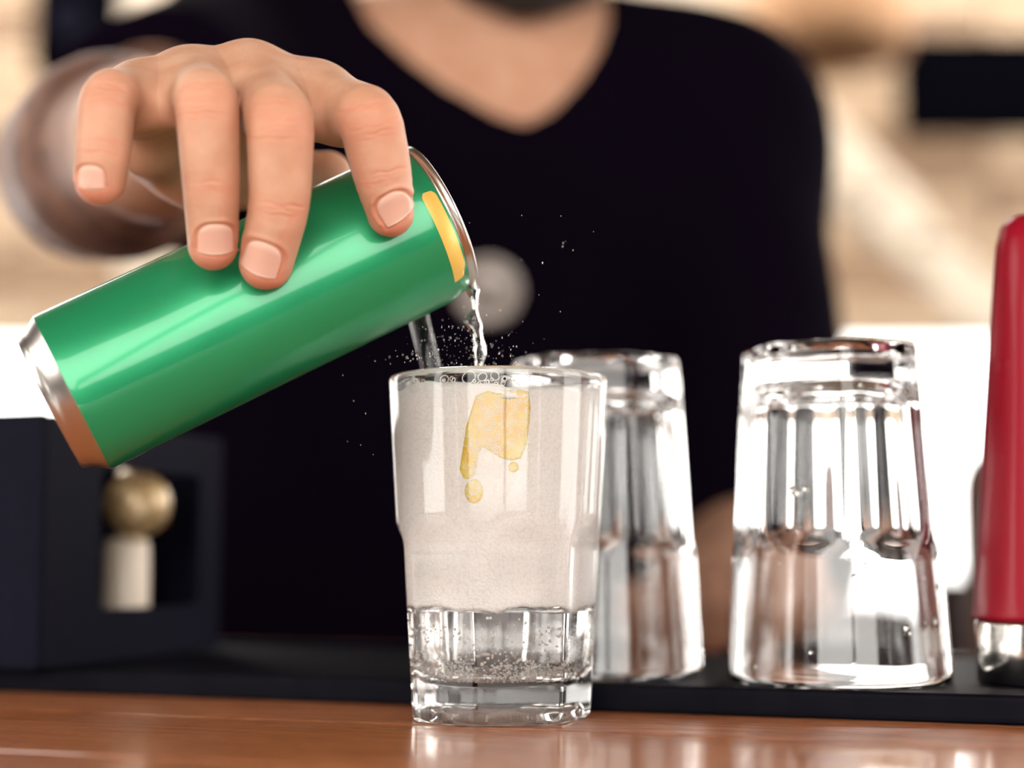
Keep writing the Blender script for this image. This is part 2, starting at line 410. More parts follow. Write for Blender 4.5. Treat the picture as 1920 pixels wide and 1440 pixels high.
# rattan shade, hanging
rs = empty('rattan_pendant', Pc(1545, 20, 3.6)[:]); tag(rs, 'round tan rattan pendant shade blurred at the top right', 'lamp')
c = Pc(1555, -25, 3.6)
vv, ff = lathe([(0.02, .17), (.08, .15), (.135, .10), (.17, .02), (.18, -.08), (.165, -.16), (.16, -.16), (.17, -.08), (.16, .02), (.125, .095), (.07, .14), (.02, .16)], 48, Matrix.Translation(c))
meshobj('lamp_shade', vv, ff, M_orange, rs)
vv, ff = lathe([(0.0, .55), (.006, .55), (.006, .16), (0, .16)], 12, Matrix.Translation(c)); meshobj('hanging_cord', vv, ff, M_dark, rs)
vv, ff = lathe([(0, -.03), (.03, -.02), (.045, .02), (.03, .07), (.018, .10), (.018, .155), (0, .155)], 24, Matrix.Translation(c)); meshobj('bulb', vv, ff, M_cream, rs)
# dark speaker at the upper left
sk = empty('wall_speaker', Pc(118, 40, 3.4)[:]); tag(sk, 'black wall speaker blurred in the top left corner', 'speaker')
a = Pc(52, 130, 3.4); b = Pc(200, -120, 3.4)
bmobj('speaker_cabinet', boxbm(b.x - a.x, 0.13, b.z - a.z, 0.02, 3, Matrix.Translation(((a.x + b.x) / 2, a.y + .07, (a.z + b.z) / 2))), M_tv, sk)
vv, ff = lathe([(0, .004), (.012, .008), (.03, .0), (.04, .006), (.046, .006), (.046, 0), (0, -.004)], 32, frame(((a.x + b.x) / 2, a.y + .003, (a.z + b.z) / 2 - .03), (1, 0, 0), (0, -1, 0)))
meshobj('speaker_cone', vv, ff, M_box, sk)
bmobj('wall_bracket', boxbm(.03, WY - a.y - .14, .03, .003, 1, Matrix.Translation(((a.x + b.x) / 2, (WY + a.y + .13) / 2, (a.z + b.z) / 2))), M_tv, sk)
# brown upholstered stool back at the right
bc = Pc(2002, 1085, 1.06)
st = empty('bar_stool', (bc.x, bc.y, -1.10)); tag(st, 'reddish brown rounded stool back blurred behind the red bottle', 'stool')
bm = boxbm(0.13, 0.08, 0.18, 0.038, 7, Matrix.Translation((bc.x, bc.y, bc.z)))
bmobj('backrest', bm, M_post, st, True)
vv, ff = lathe([(0, -.08), (.17, -.08), (.19, -.06), (.19, -.03), (.17, 0), (0, 0.01)], 40, Matrix.Translation((bc.x, bc.y - .17, bc.z - .20))); meshobj('seat', vv, ff, M_post, st)
for dx in (-.04, .04):
    bmobj('back_post', boxbm(.02, .02, .26, .004, 1, Matrix.Translation((bc.x + dx, bc.y + .015, bc.z - .16))), M_dark, st)
for sx in (-1, 1):
    for sy in (-1, 1):
        z1 = bc.z - .27; p = Vector((bc.x + .12 * sx, bc.y - .17 + .12 * sy, z1)); q = Vector((bc.x + .17 * sx, bc.y - .17 + .17 * sy, -1.10))
        bmobj('leg', boxbm(.024, .024, (q - p).length, .004, 1, frame((p + q) / 2, (1, 0, 0), q - p)), M_dark, st)

# ------------------------------------------------------------------ the counter
g1 = ground(930, 1329); g2 = ground(1560, 1350)
uc = (g2 - g1).normalized(); nc = Vector((-uc.y, uc.x, 0))
ang = math.atan2(uc.y, uc.x)
counter = empty('bar_counter', (g1.x, g1.y, 0)); counter['label'] = 'varnished red-brown wooden bar counter under the glasses'; counter['category'] = 'counter'
seam = (ground(1110, 1372) - g1).dot(nc)
def plank(n0, n1, m, off=0):
    me_bm = boxbm(1.9, n1 - n0 - 0.0006, 0.045, 0.0012, 2)
    o = bmobj('plank', me_bm, m)
    o.parent = counter
    c = nc * (n0 + n1) / 2 + uc * off
    o.location = (c.x, c.y, -0.0225); o.rotation_euler = (0, 0, ang)
    return o
plank(seam - 0.11, seam, M_wood_gloss, 0.1); plank(seam - 0.24, seam - 0.11, M_wood_gloss, -.2)
plank(seam, seam + 0.13, M_wood, 0.0); plank(seam + .13, seam + 0.29, M_wood, 0.3); plank(seam + .29, seam + .45, M_wood, -.3)

# black bar mat
MT = 0.0104
bar_mat = tag(bmobj('bar_mat', boxbm(0.95, 0.22, MT, 0.0022, 3), M_mat), 'long black rubber bar mat under the upside-down glasses', 'bar mat')
c = g1 + nc * 0.111 + uc * 0.0
bar_mat.location = (c.x, c.y, MT / 2); bar_mat.rotation_euler = (0, 0, ang)

# ------------------------------------------------------------------ glasses
NF = 7
def glass_mesh(S, phase, hk=0.58, rb=0.0332, rt=0.0404, H=0.1235):
    """faceted highball glass standing on z = 0"""
    n = NF * 20
    hs = hk * H
    def Rc(h): return rb + (rt - rb) * h / H
    def sstep(e0, e1, x):
        t = min(max((x - e0) / (e1 - e0), 0), 1); return t * t * (3 - 2 * t)
    def outer(t, i, r, h):
        seg = 2 * math.pi / NF
        ph = ((t - phase) % seg) - seg / 2
        low = Rc(h) * 0.985 - 0.0022; a = low + 0.0065 * sstep(hs - 0.010, hs + 0.008, h)
        d1 = r; d2 = r / Rc(h) * a / math.cos(ph)
        k = 0.0005; q = min(max(0.5 + 0.5 * (d2 - d1) / k, 0), 1)
        v = d2 * (1 - q) + d1 * q - k * q * (1 - q)
        return v
    prof = [(0, 0.0068), (0.012, 0.0067), (0.0195, 0.0062), (0.0225, 0.0052), (0.0245, 0.0036), (0.0262, 0.0014), (0.0276, 0.0003), (0.0288, 0.0)]
    nb = len(prof)
    prof += [(Rc(0) - 0.0022, 0.0), (Rc(0) - 0.0008, 0.0005), (Rc(.002), 0.0020)]
    for h in list(np.linspace(0.004, H - 0.0015, 40)): prof.append((Rc(h), float(h)))
    no = len(prof)
    prof += [(Rc(H) - 0.0003, H - 0.0005), (Rc(H) - 0.0010, H), (Rc(H) - 0.0017, H - 0.0005)]
    ni = len(prof)
    fl = 0.0135
    for h in list(np.linspace(H - 0.003, fl + 0.012, 14)):
        w = 0.0020 + 0.0020 * (1 - h / H) ; prof.append((Rc(h) - w, float(h)))
    ri = prof[-1][0]
    for t in np.linspace(0.15, 1, 9)[:-1]:
        a_ = t * math.pi / 2; prof.append((ri - 0.012 * (1 - math.cos(a_)), fl + 0.012 * (1 - math.sin(a_))))
    prof += [(ri - 0.016, fl - 0.0003), (0.008, fl - 0.0006), (0, fl - 0.0006)]
    def rf(t, i, r, h):
        if nb - 1 < i < no: return outer(t, i, r, h)
        return r
    vv, ff = lathe(prof, n, None, rf)
    vv = [v * S for v in vv]
    return vv, ff, Rc
def inner_r(h, rb=0.0332, rt=0.0404, H=0.1235):
    return rb + (rt - rb) * h / H - (0.0020 + 0.0020 * (1 - h / H))

GX, GY = gxy(934, 0.578)
vv, ff, _ = glass_mesh(1.0, math.radians(-90 + 90 * 0 - 10.7))
front_glass = meshobj('highball_glass', vv, ff, M_glass)
front_glass.location = (GX, GY, 0.0001)
tag(front_glass, 'upright faceted highball glass being filled with foaming soda', 'glass', 'highball glasses')

def inverted(x, zc, S, phase, label):
    X, Y = gxy(x, zc, MT)
    vv, ff, _ = glass_mesh(S, phase, 0.635)
    vv = [Vector((v.x * 1.015, v.y * 1.015, v.z)) for v in vv]
    vv = [Vector((v.x, -v.y, 0.1235 * S - v.z)) for v in vv]
    o = meshobj('highball_glass', vv, ff, M_glass)
    o.location = (X, Y, MT + 0.0001); return tag(o, label, 'glass', 'highball glasses')
right_glass = inverted(1574, 0.6175, 1.045, math.radians(92), 'empty upside-down highball glass nearest the red bottle')
inverted(1124, 0.655, 1.045, math.radians(75), 'empty upside-down highball glass partly hidden behind the foaming glass')

def glass_drops(o, spots):
    bm0 = bmesh.new()
    for (h, t, r) in spots:
        R_ = (0.0404 - 0.0072 * h / 0.129) * 1.06
        bmesh.ops.create_icosphere(bm0, subdivisions=2, radius=1, matrix=Matrix.Translation((R_ * math.sin(t), -R_ * math.cos(t), h)) @ Matrix.Rotation(t, 4, 'Z') @ Matrix.Diagonal((r, r * .5, r * 1.3, 1)))
    me = bpy.data.meshes.new('water_drops'); bm0.to_mesh(me); bm0.free()
    d = bpy.data.objects.new('water_drops', me); me.materials.append(M_water); col.objects.link(d); d.parent = o
    me.polygons.foreach_set('use_smooth', [True] * len(me.polygons)); d['kind'] = 'stuff'
rdr = random.Random(5)
glass_drops(right_glass, [(.072, -.62, .0014), (.071, -.55, .0012), (.0725, -.48, .0010), (.022, .42, .0013), (.024, .80, .0015), (.020, .46, .0009)] + [(rdr.uniform(.006, .115), rdr.uniform(-1.1, 1.1), rdr.uniform(.0004, .0010)) for _ in range(26)])

# ------------------------------------------------------------------ the drink
drink = empty('soda_drink', (GX, GY, 0.0145)); tag(drink, 'foaming clear soda with a thick white head inside the upright glass', 'drink')
OV = 0.00012; GAP = -0.00012
HF0, HF1 = 0.0400, 0.1172
rng = random.Random(7)
def cav(h):                                       # cavity radius at any height
    fl = 0.0135; r0 = inner_r(fl + 0.012)
    if h >= fl + 0.012: return inner_r(h)
    s_ = max(0.0, min(1, (fl + 0.012 - h) / 0.012)); a_ = math.asin(s_); return r0 - 0.012 * (1 - math.cos(a_))
n = 160; rows = []
prof = [(0, HF1 + .0004)] + [(cav(HF1) * q, HF1 + 0.0004) for q in (.2, .4, .6, .8, .93)] + [(cav(HF1 - .0006) - GAP, HF1 - 0.0002)]
prof += [(cav(h) - GAP, float(h)) for h in np.linspace(HF1 - 0.002, HF0, 60)]
prof += [(cav(HF0) * q, HF0 - .0004) for q in (.93, .8, .6, .4, .2)] + [(0, HF0 - .0004)]
vv, ff = lathe(prof, n)
out = []
for v in vv:
    t = math.atan2(v.y, v.x); r = math.hypot(v.x, v.y)
    if v.z < HF0 + 0.004:
        k_ = 1 - max(0, (v.z - HF0)) / 0.004
        v.z += k_ * (0.0007 * math.sin(5 * t + 1) + 0.0004 * math.sin(13 * t) + 0.0003 * math.sin(31 * t + r * 900))
    if v.z > HF1 - 0.004:
        v.z += 0.0012 * math.sin(3 * t + 2.2) + 0.0006 * math.sin(9 * t + r * 300) + 0.0004 * math.sin(r * 800 + 17 * t)
    out.append(v + Vector((GX, GY, 0)))
foam = meshobj('foam', out, ff, M_foam, drink); foam['label'] = 'thick cream-white foam of tiny bubbles'
lp = [(0, 0.0128), (0.018, 0.0129), (cav(.0138) + .0002, .0135)] + [(cav(h) + OV, float(h)) for h in np.linspace(0.0141, 0.028, 14)] + [(cav(h) + OV, float(h)) for h in np.linspace(.030, HF0 + .0008, 6)] + [(0, HF0 + .0008)]
vv, ff = lathe(lp, 120, Matrix.Translation((GX, GY, 0)))
liquid = meshobj('liquid', vv, ff, M_water, drink); liquid['label'] = 'clear soda under the foam'
# bubbles inside the liquid and at the top of the foam: nobody could count them
def blobs(name, items, m, parent, sub=1):
    bm0 = bmesh.new(); bmesh.ops.create_icosphere(bm0, subdivisions=sub, radius=1)
    bv = np.array([v.co[:] for v in bm0.verts]); bf = [[v.index for v in f.verts] for f in bm0.faces]; bm0.free()
    V, Fc = [], []
    for (c, r) in items:
        o = len(V); r = np.array(r if hasattr(r, '__len__') else (r, r, r))
        V += list(bv * r + np.array(c[:])); Fc += [[i + o for i in f] for f in bf]
    return meshobj(name, V, Fc, m, parent)
items = []
for i in range(900):
    t = rng.uniform(0, 2 * math.pi) if i < 150 else -math.pi / 2 + rng.uniform(-1.5, 1.5)
    u = rng.random()
    h = 0.0150 + abs(rng.gauss(0, 0.0035)) if u < 0.72 else (0.031 + rng.gauss(0, .0022) if u < .86 else rng.uniform(.018, HF0 - .001))
    rad = rng.uniform(.00022, .00058)
    r = cav(h) - rad - 0.0004 if u > .3 else math.sqrt(rng.random()) * (cav(h) - rad - .001)
    items.append(((GX + r * math.cos(t), GY + r * math.sin(t), h), rad))
bb = blobs('bubbles', items, M_bubble, drink, 2); bb['kind'] = 'stuff'
# bigger bubbles where the foam meets the wall and around the lemon
items = []
def wallpt(x, y, rr=0.0):
    """spot on the inner front wall seen at picture position x, y"""
    d = (Pc(x, y, 1.0) - Vector((0, 0, HC)))
    best = None
    for zc in np.linspace(.52, .60, 400):
        p = Vector((0, 0, HC)) + d * zc; h = p.z
        if math.hypot(p.x - GX, p.y - GY) <= cav(h) + rr: return p
    return None
for (x, y, r) in [(835, 712, 8), (880, 708, 11), (905, 707, 7), (928, 705, 8), (860, 722, 5), (945, 712, 5), (990, 700, 5), (770, 722, 4), (800, 720, 4)]:
    p = wallpt(x, y, .00012)
    if p: items.append((p, r * .00019))
for i in range(26):
    p = wallpt(rng.uniform(760, 1010), 711 + rng.uniform(-2, 10), .0001)
    if p: items.append((p, rng.uniform(.0003, .0008)))
M_film = mat('bubble_film', (0.95, 0.91, 0.86), 0.3)
def rings(name, items, m, parent):
    V_, F_ = [], []; N1, N2 = 18, 5
    for (p, r, w) in items:
        t0 = math.atan2(p.y - GY, p.x - GX); rad = Vector((math.cos(t0), math.sin(t0), 0)); tan = Vector((-math.sin(t0), math.cos(t0), 0)); o = len(V_)
        ec = rng.uniform(.8, 1.15); ph = rng.uniform(0, 6)
        for i in range(N1):
            a_ = 2 * math.pi * i / N1; rr = r * (1 + .08 * math.cos(2 * a_ + ph)); dr = tan * math.cos(a_) * ec + Vector((0, 0, 1)) * math.sin(a_)
            for j in range(N2):
                b_ = 2 * math.pi * j / N2; V_.append(p + dr * (rr + w * math.cos(b_)) + rad * (w * math.sin(b_)))
        for i in range(N1):
            for j in range(N2):
                i2, j2 = (i + 1) % N1, (j + 1) % N2
                F_.append((o + i * N2 + j, o + i2 * N2 + j, o + i2 * N2 + j2, o + i * N2 + j2))
    ob = meshobj(name, V_, F_, m, parent); ob['kind'] = 'stuff'; return ob
rings('foam_bubbles', [(p, r if not hasattr(r, '__len__') else r[0], .00016) for p, r in items], M_film, drink)

# lemon slice pressed to the glass inside the foam
def wall_patch(poly, name, m, proud, thick, parent=None, res=0.0011):
    pts = [wallpt(x, y) for x, y in poly]
    # unwrap on the wall: angle*r, height
    uv = [(math.atan2(p.y - GY, p.x - GX), p.z) for p in pts]
    bm = bmesh.new()
    r0 = cav(sum(v for _, v in uv) / len(uv))
    vs = [bm.verts.new((u * r0, v_, 0)) for u, v_ in uv]
    f = bm.faces.new(vs); bmesh.ops.triangulate(bm, faces=[f])
    for _ in range(4):
        bmesh.ops.subdivide_edges(bm, edges=[e for e in bm.edges if e.calc_length() > res * 1.6], cuts=1, use_grid_fill=False)
        bmesh.ops.triangulate(bm, faces=bm.faces[:])
    r = bmesh.ops.extrude_face_region(bm, geom=bm.faces[:])
    ext = [g for g in r['geom'] if isinstance(g, bmesh.types.BMVert)]
    es = set(ext)
    for v in bm.verts:
        t = v.co.x / r0; h = v.co.y
        rr = cav(h) + proud + (0.00004 * math.sin(h * 2600 + t * 40)) if v not in es else cav(h) - thick
        v.co = (GX + rr * math.cos(t), GY + rr * math.sin(t), h)
    return bmobj(name, bm, m, parent, True)
lemon = empty('lemon_wedge', (wallpt(925, 830)[:])); tag(lemon, 'yellow lemon wedge pressed against the glass wall in the foam', 'lemon')
wall_patch([(893, 742), (915, 733), (935, 738), (962, 730), (990, 734), (993, 765), (991, 795), (985, 835), (975, 860), (958, 864), (940, 860), (922, 848), (905, 838), (898, 850), (894, 885), (884, 898), (872, 898), (864, 880), (870, 840), (876, 800), (886, 765)], 'flesh', M_lemon, 0.00022, 0.006, lemon)
wall_patch([(890 + 17 * math.cos(t), 921 + 23 * math.sin(t)) for t in np.linspace(0, 2 * math.pi, 17)[:-1]], 'flesh_drop', M_lemon, 0.00022, 0.003, lemon)
wall_patch([(962 + 10 * math.cos(t), 876 + 10 * math.sin(t)) for t in np.linspace(0, 2 * math.pi, 13)[:-1]], 'flesh_drop', M_lemon, 0.00022, 0.002, lemon)
items = []
for i in range(300):
    t = rng.random(); x = rng.gauss(900 + 45 * (1 - t), 30); y = 735 + 215 * t + rng.gauss(0, 14)
    if y > 880 and x > 960: continue
    p = wallpt(x, y, .00032)
    if p: items.append((p, abs(rng.gauss(0, .0011)) + .0004, rng.uniform(.00004, .00010)))
rings('foam_bubbles', items, M_film, drink)

# straw standing in the glass behind the can
sp0 = Vector((GX - 0.010, GY + 0.016, 0.020)); sA = Pc(808, 690, 0.600); sB = Pc(722, 330, 0.628)
sp0 = sA + (sA - sB) * 0.55
Mx = frame(sp0, (0, -1, 0), sB - sp0); Ls = (sB - sp0).length
vv, ff = lathe([(0.0035, 0), (0.0038, 0), (0.0038, Ls), (0.0035, Ls), (0.0035, 0)], 32, Mx)
tag(meshobj('drinking_straw', vv, ff, M_straw), 'clear straw leaning in the foaming glass behind the green can', 'straw')

# ------------------------------------------------------------------ the can
CB = Pc(132, 738, 0.546); CTp = Pc(826, 408, 0.579); LC = (CTp - CB).length
CM = frame(CB, Vector((0, -1, 0.02)), CTp - CB)
can = empty('drink_can', CB[:]); tag(can, 'bright green slim drinks can tilted to pour', 'can')
vv, ff = lathe([(0, .0045), (.009, .0040), (.016, .0015), (.0205, -.003), (.0225, -.0068), (.0236, -.0079), (.0247, -.0074), (.0252, -.0055), (.0258, -.0040), (.0284, -.0006), (.0291, .0006)], 96, CM)
meshobj('can_base', vv, ff, M_alu, can)['label'] = 'bare silver base of the can'
def dent(t, i, r, h):
    d = 0.0
    for (a0, h0, wa, wh, amp) in ((-.55, .040, .35, .018, .0005), (-.35, .075, .30, .016, .0006), (-.5, .108, .3, .012, .0006), (.3, .06, .5, .03, .0004)):
        da = ((t - a0 + math.pi) % (2 * math.pi)) - math.pi
        d += amp * math.exp(-(da / wa) ** 2 - ((h - h0) / wh) ** 2)
    return r - d
prof = [(.0291, .0006), (.0292, .0014)] + [(.0292, float(h)) for h in np.linspace(.004, LC - .0105, 60)] + [(.0291, LC - .0090), (.0287, LC - .0072), (.0279, LC - .0050), (.0272, LC - .0034)]
vv, ff = lathe(prof, 128, CM, dent)
meshobj('can_body', vv, ff, M_green, can)
rimp = [(.0272, LC - .0034), (.0266, LC - .0029), (.0274, LC - .0024), (.0279, LC - .0012), (.0278, LC - .0002), (.0272, LC + .0002), (.0266, LC - .0004), (.0260, LC - .0050), (.0250, LC - .0062), (.0236, LC - .0052), (.012, LC - .0048), (0, LC - .0048)]
vv, ff = lathe(rimp, 96, CM); meshobj('can_lid', vv, ff, M_alu, can)['label'] = 'silver lid and rim'
vv, ff = lathe([(0, .0003), (.0078, .0003), (.0084, 0)], 32, CM @ Matrix.Translation((0, .0135, LC - .0047)) @ Matrix.Diagonal((.85, 1.1, 1, 1))); meshobj('lid_opening', vv, ff, M_dark, can)
bm = boxbm(.014, .022, .0012, .0005, 2, CM @ Matrix.Translation((0, -.006, LC - .0032))); bmobj('pull_tab', bm, M_alu, can)
# yellow printed strip under the rim
V_, F_ = [], []
na = 40; ns = 6
def rad_at(h):
    for (r0, h0), (r1, h1) in zip(prof[:-1], prof[1:]):
        if h0 <= h <= h1: return r0 + (r1 - r0) * (h - h0) / max(h1 - h0, 1e-9)
    return prof[-1][0]
a0, a1 = math.radians(-7), math.radians(64)
for i in range(na + 1):
    f_ = i / na; t = a0 + (a1 - a0) * f_
    edge = min(f_, 1 - f_) * na
    cutw = .0012 * max(0, 1 - edge / 2.5) ** 2
    for j in range(ns + 1):
        h = LC - .0098 + cutw + (.0056 - 2 * cutw) * j / ns
        if f_ > .86: h = LC - .0098 + (.0056) * (j / ns) * 1 - (.0018 if j == ns else 0) * (f_ - .86) / .14
        r = rad_at(h) + .00008; V_.append(CM @ Vector((r * math.cos(t), r * math.sin(t), h)))
for i in range(na):
    for j in range(ns):
        q = i * (ns + 1) + j; F_.append((q, q + 1, q + ns + 2, q + ns + 1))
ys = meshobj('printed_strip', V_, F_, M_yellow, can); ys['label'] = 'yellow printed strip below the rim'

# stream of soda
pts = [(880, 532, 1.8), (887, 545, 2.2), (890, 560, 1.5), (891, 580, 1.1), (888, 594, 1.9), (886, 604, 2.5), (891, 618, 2.3), (897, 634, 2.5), (900, 650, 2.2), (901, 664, 1.9), (899, 678, 1.3), (895, 694, 1.1), (893, 712, 1.2)]
V_, F_ = [], []; NS = 16; dense = []
for i in range(len(pts) - 1):
    for q in range(6):
        t = q / 6; tt = t * t * (3 - 2 * t) * .5 + t * .5
        dense.append(tuple(pts[i][k] * (1 - tt) + pts[i + 1][k] * tt for k in range(3)))
dense.append(pts[-1])
for i, (x, y, r) in enumerate(dense):
    c = Pc(x, y, 0.5745 + 0.002 * i / len(dense))
    tw = i * 0.11
    for k in range(NS):
        t = 2 * math.pi * k / NS
        rr = r * .001 * (1 + .28 * math.cos(2 * (t + tw)) + .10 * math.cos(3 * t - tw * 1.7))
        V_.append(c + Vector((rr * math.cos(t), rr * math.sin(t), 0)))
for i in range(len(dense) - 1):
    for k in range(NS):
        k2 = (k + 1) % NS; F_.append((i * NS + k, i * NS + k2, (i + 1) * NS + k2, (i + 1) * NS + k))
F_.append(tuple(reversed(range(NS)))); F_.append(tuple((len(dense) - 1) * NS + k for k in range(NS)))
tag(meshobj('soda_stream', V_, F_, M_water), 'thin twisting stream of clear soda pouring from the can', 'liquid stream')
# fine spray over the glass
M_mist = mat('soda_mist', (0.85, 0.80, 0.74), 0.15)  # opaque pale colour stands in for backlight on clear droplets
items = []
for i in range(300):
    if i < 240: x, y = rng.gauss(850, 70), 690 - abs(rng.gauss(0, 55))
    else: x, y = rng.uniform(640, 1120), rng.uniform(400, 900)
    zc = rng.uniform(.540, .580)
    if (x > 716 and x < 1146 and y > 685): continue
    if y < 560 + (850 - x) * .45 + 20 and x < 880: continue
    p = Pc(x, y, zc); s_ = rng.uniform(.00005, .00014) * (1.5 if rng.random() < .12 else 1)
    items.append((p, (s_, s_, s_ * rng.uniform(1, 3.2))))
tag(blobs('soda_spray', items, M_mist, None, 1), 'fine spray of droplets fizzing above the foaming glass', 'spray', kind='stuff')

# ------------------------------------------------------------------ red bottle with a steel base at the right edge
rx, ry = gxy(1964, 0.602, MT)
rb_ = empty('red_bottle', (rx, ry, MT)); tag(rb_, 'glossy red tapered bottle with a steel base ring at the right edge', 'bottle')
Mt = Matrix.Translation((rx, ry, MT))
vv, ff = lathe([(0, 0.0005), (.0245, .0003), (.0256, .0012), (.0256, .0225), (.0250, .0235), (.0, .0236)], 64, Mt); meshobj('steel_base', vv, ff, M_steel, rb_)
prof_r = [(.0245, .0236), (.0262, .0240), (.0268, .0252)] + [(.0264 - .0112 * q, .027 + .125 * q) for q in np.linspace(0, 1, 24)] + [(.0144, .160), (.0134, .168), (.0116, .1745), (.0078, .1785), (0, .180)]
vv, ff = lathe(prof_r, 64, Mt, lambda t, i, r, h: r * (1 + .012 * math.cos(8 * t)) if 3 < i < 26 else r); meshobj('bottle_body', vv, ff, M_red, rb_)

# ------------------------------------------------------------------ black caddy box with a side window
bz = MT
pA = Vector((*gxy(66, 0.668, bz), bz)); pB = Vector((*gxy(412, 0.815, bz), bz))
sd = (pB - pA); SL = sd.length; sd.normalize(); sn = Vector((sd.y, -sd.x, 0))   # outward normal of the visible side (towards +x)
BH = 0.108; BW = 0.150
caddy = empty('caddy_box', (pA.x, pA.y, bz)); tag(caddy, 'black box caddy with a window in its side, standing left on the mat', 'box')
R3 = Matrix(((sd.x, -sn.x, 0, pA.x), (sd.y, -sn.y, 0, pA.y), (0, 0, 1, bz), (0, 0, 0, 1)))   # local x along side, y inward, z up
w0, w1, wz0, wz1 = 0.045, 0.134, 0.024, 0.088
# side panel with a rounded window
bm = bmesh.new()
def rrect(x0, x1, z0, z1, r, n=5):
    out = []
    for cx, cz, a in ((x1 - r, z0 + r, -90), (x1 - r, z1 - r, 0), (x0 + r, z1 - r, 90), (x0 + r, z0 + r, 180)):
        for i in range(n + 1):
            t = math.radians(a + 90 * i / n); out.append((cx + r * math.cos(t), cz + r * math.sin(t)))
    return out
outer_ = rrect(0.004, SL - .001, 0.001, BH, .002); inner_ = rrect(w0, w1, wz0, wz1, .006)
for y in (0.0, 0.004):
    pass
rings = []
for y in (0.0, 0.004):
    rings.append([[bm.verts.new((x, y, z)) for x, z in outer_], [bm.verts.new((x, y, z)) for x, z in inner_]])
nn = len(outer_)
for k in range(nn):
    k2 = (k + 1) % nn
    bm.faces.new((rings[0][0][k], rings[0][0][k2], rings[0][1][k2], rings[0][1][k]))
    bm.faces.new((rings[1][0][k2], rings[1][0][k], rings[1][1][k], rings[1][1][k2]))
    bm.faces.new((rings[0][0][k2], rings[0][0][k], rings[1][0][k], rings[1][0][k2]))
    bm.faces.new((rings[0][1][k], rings[0][1][k2], rings[1][1][k2], rings[1][1][k]))
bmesh.ops.transform(bm, matrix=R3, verts=bm.verts)
bmobj('side_panel', bm, M_box, caddy)
def panel(sx, sy, sz, cx, cy, cz, name): bmobj(name, boxbm(sx, sy, sz, .0015, 2, R3 @ Matrix.Translation((cx, cy, cz))), M_box, caddy)
panel(.004, BW, BH, .002, BW / 2, BH / 2 + .0005, 'front_panel'); panel(.004, BW - .01, BH, SL - .003, BW / 2 + .004, BH / 2 + .0005, 'back_panel')
panel(SL - .008, .004, BH, SL / 2, BW - .002, BH / 2 + .0005, 'side_panel'); panel(SL - .01, BW - .01, .004, SL / 2, BW / 2, .003, 'floor_panel')
panel(SL - .008, .003, BH - .006, SL / 2, .046, BH / 2 + .001, 'divider')
# globe bulb inside
gc = Pc(258, 945, 0.775); 
gb = empty('globe_bulb', (gc.x, gc.y, bz + .005)); tag(gb, 'round amber glass globe on a cream base inside the black box window', 'bulb')
cz0 = Pc(240, 1150, .775).z
bx_, by_ = Pc(236, 1090, .778).x, Pc(236, 1090, .778).y
vv, ff = lathe([(0, bz + .005), (.0115, bz + .005), (.0118, bz + .008), (.0112, gc.z - .021), (.0098, gc.z - .0165), (0, gc.z - .0165)], 40, Matrix.Translation((bx_, by_, 0))); meshobj('bulb_base', vv, ff, M_cream, gb)
vv, ff = lathe([(0, -.0185)] + [(.0185 * math.sin(a_), -.0185 * math.cos(a_)) for a_ in np.linspace(.1, math.pi - .1, 24)] + [(0, .0185)] +
               [(.0170 * math.sin(a_), -.0170 * math.cos(a_)) for a_ in np.linspace(math.pi - .1, .1, 24)] + [(0, -.0170)], 48, Matrix.Translation(gc))
meshobj('glass_globe', vv, ff, M_amber, gb)
noisecol(M_gold, [(0.35, (0.22, 0.14, 0.08)), (0.45, (0.78, 0.60, 0.40)), (0.58, (0.80, 0.66, 0.48)), (0.66, (0.95, 0.92, 0.86))], 140)
vv, ff = lathe([(0, -.0160)] + [(.0160 * math.sin(a_), -.0160 * math.cos(a_)) for a_ in np.linspace(.12, math.pi - .12, 20)] + [(0, .0160)], 32, Matrix.Translation(gc)); meshobj('globe_core', vv, ff, M_gold, gb)  # pale mottled ball added inside to make the dim globe read bright

# ------------------------------------------------------------------ the bartender
# joints: picture position, view distance, radius (metres)
KZ = 1.06
J = {}
FG = {  # finger: MCP, PIP, DIP, TIP
    'pinky':  [(272, 190, .552, .0112), (202, 182, .514, .0090), (194, 285, .509, .0087), (188, 339, .511, .0080)],
    'ring':   [(358, 168, .562, .0122), (388, 190, .512, .0102), (396, 343, .514, .0092), (399, 461, .523, .0080)],
    'middle': [(468, 158, .564, .0128), (526, 224, .514, .0110), (525, 383, .517, .0098), (499, 493, .527, .0089)],
    'index':  [(590, 190, .567, .0122), (694, 222, .526, .0106), (716, 322, .530, .0100), (732, 400, .536, .0079)],
}
fing = {k: [(Pc(x, y, z), r) for x, y, z, r in v] for k, v in FG.items()}
WR = Pc(352, 238, .640); ELB = Pc(178, 312, .86)
thumb = [(Pc(395, 300, .612), .0165), (Pc(470, 330, .612), .0125), (Pc(560, 338, .611), .0108), (Pc(614, 330, .610), .0095)]
def palm_sdf(P):
    d = None
    for k, wr in (('pinky', .015), ('ring', .016), ('middle', .0165), ('index', .016)):
        off = {'pinky': -.012, 'ring': -.004, 'middle': .004, 'index': .012}[k]
        e = rcone(P, WR + Vector((off, 0, 0)), fing[k][0][0], wr, fing[k][0][1])
        d = e if d is None else smin(d, e, .010)
    d = smin(d, rcone(P, Pc(285, 262, .585), Pc(335, 285, .615), .0145, .018), .012)
    d = smin(d, rcone(P, Pc(440, 235, .60), thumb[0][0], .016, .017), .012)
    d = smin(d, rcone(P, WR, WR * .75 + ELB * .25, .026, .030), .014)
    d = smin(d, rcone(P, WR * .75 + ELB * .25, WR * .3 + ELB * .7, .031, .047), .02)
    d = smin(d, rcone(P, WR * .3 + ELB * .7, ELB, .047, .046), .02)
    return d
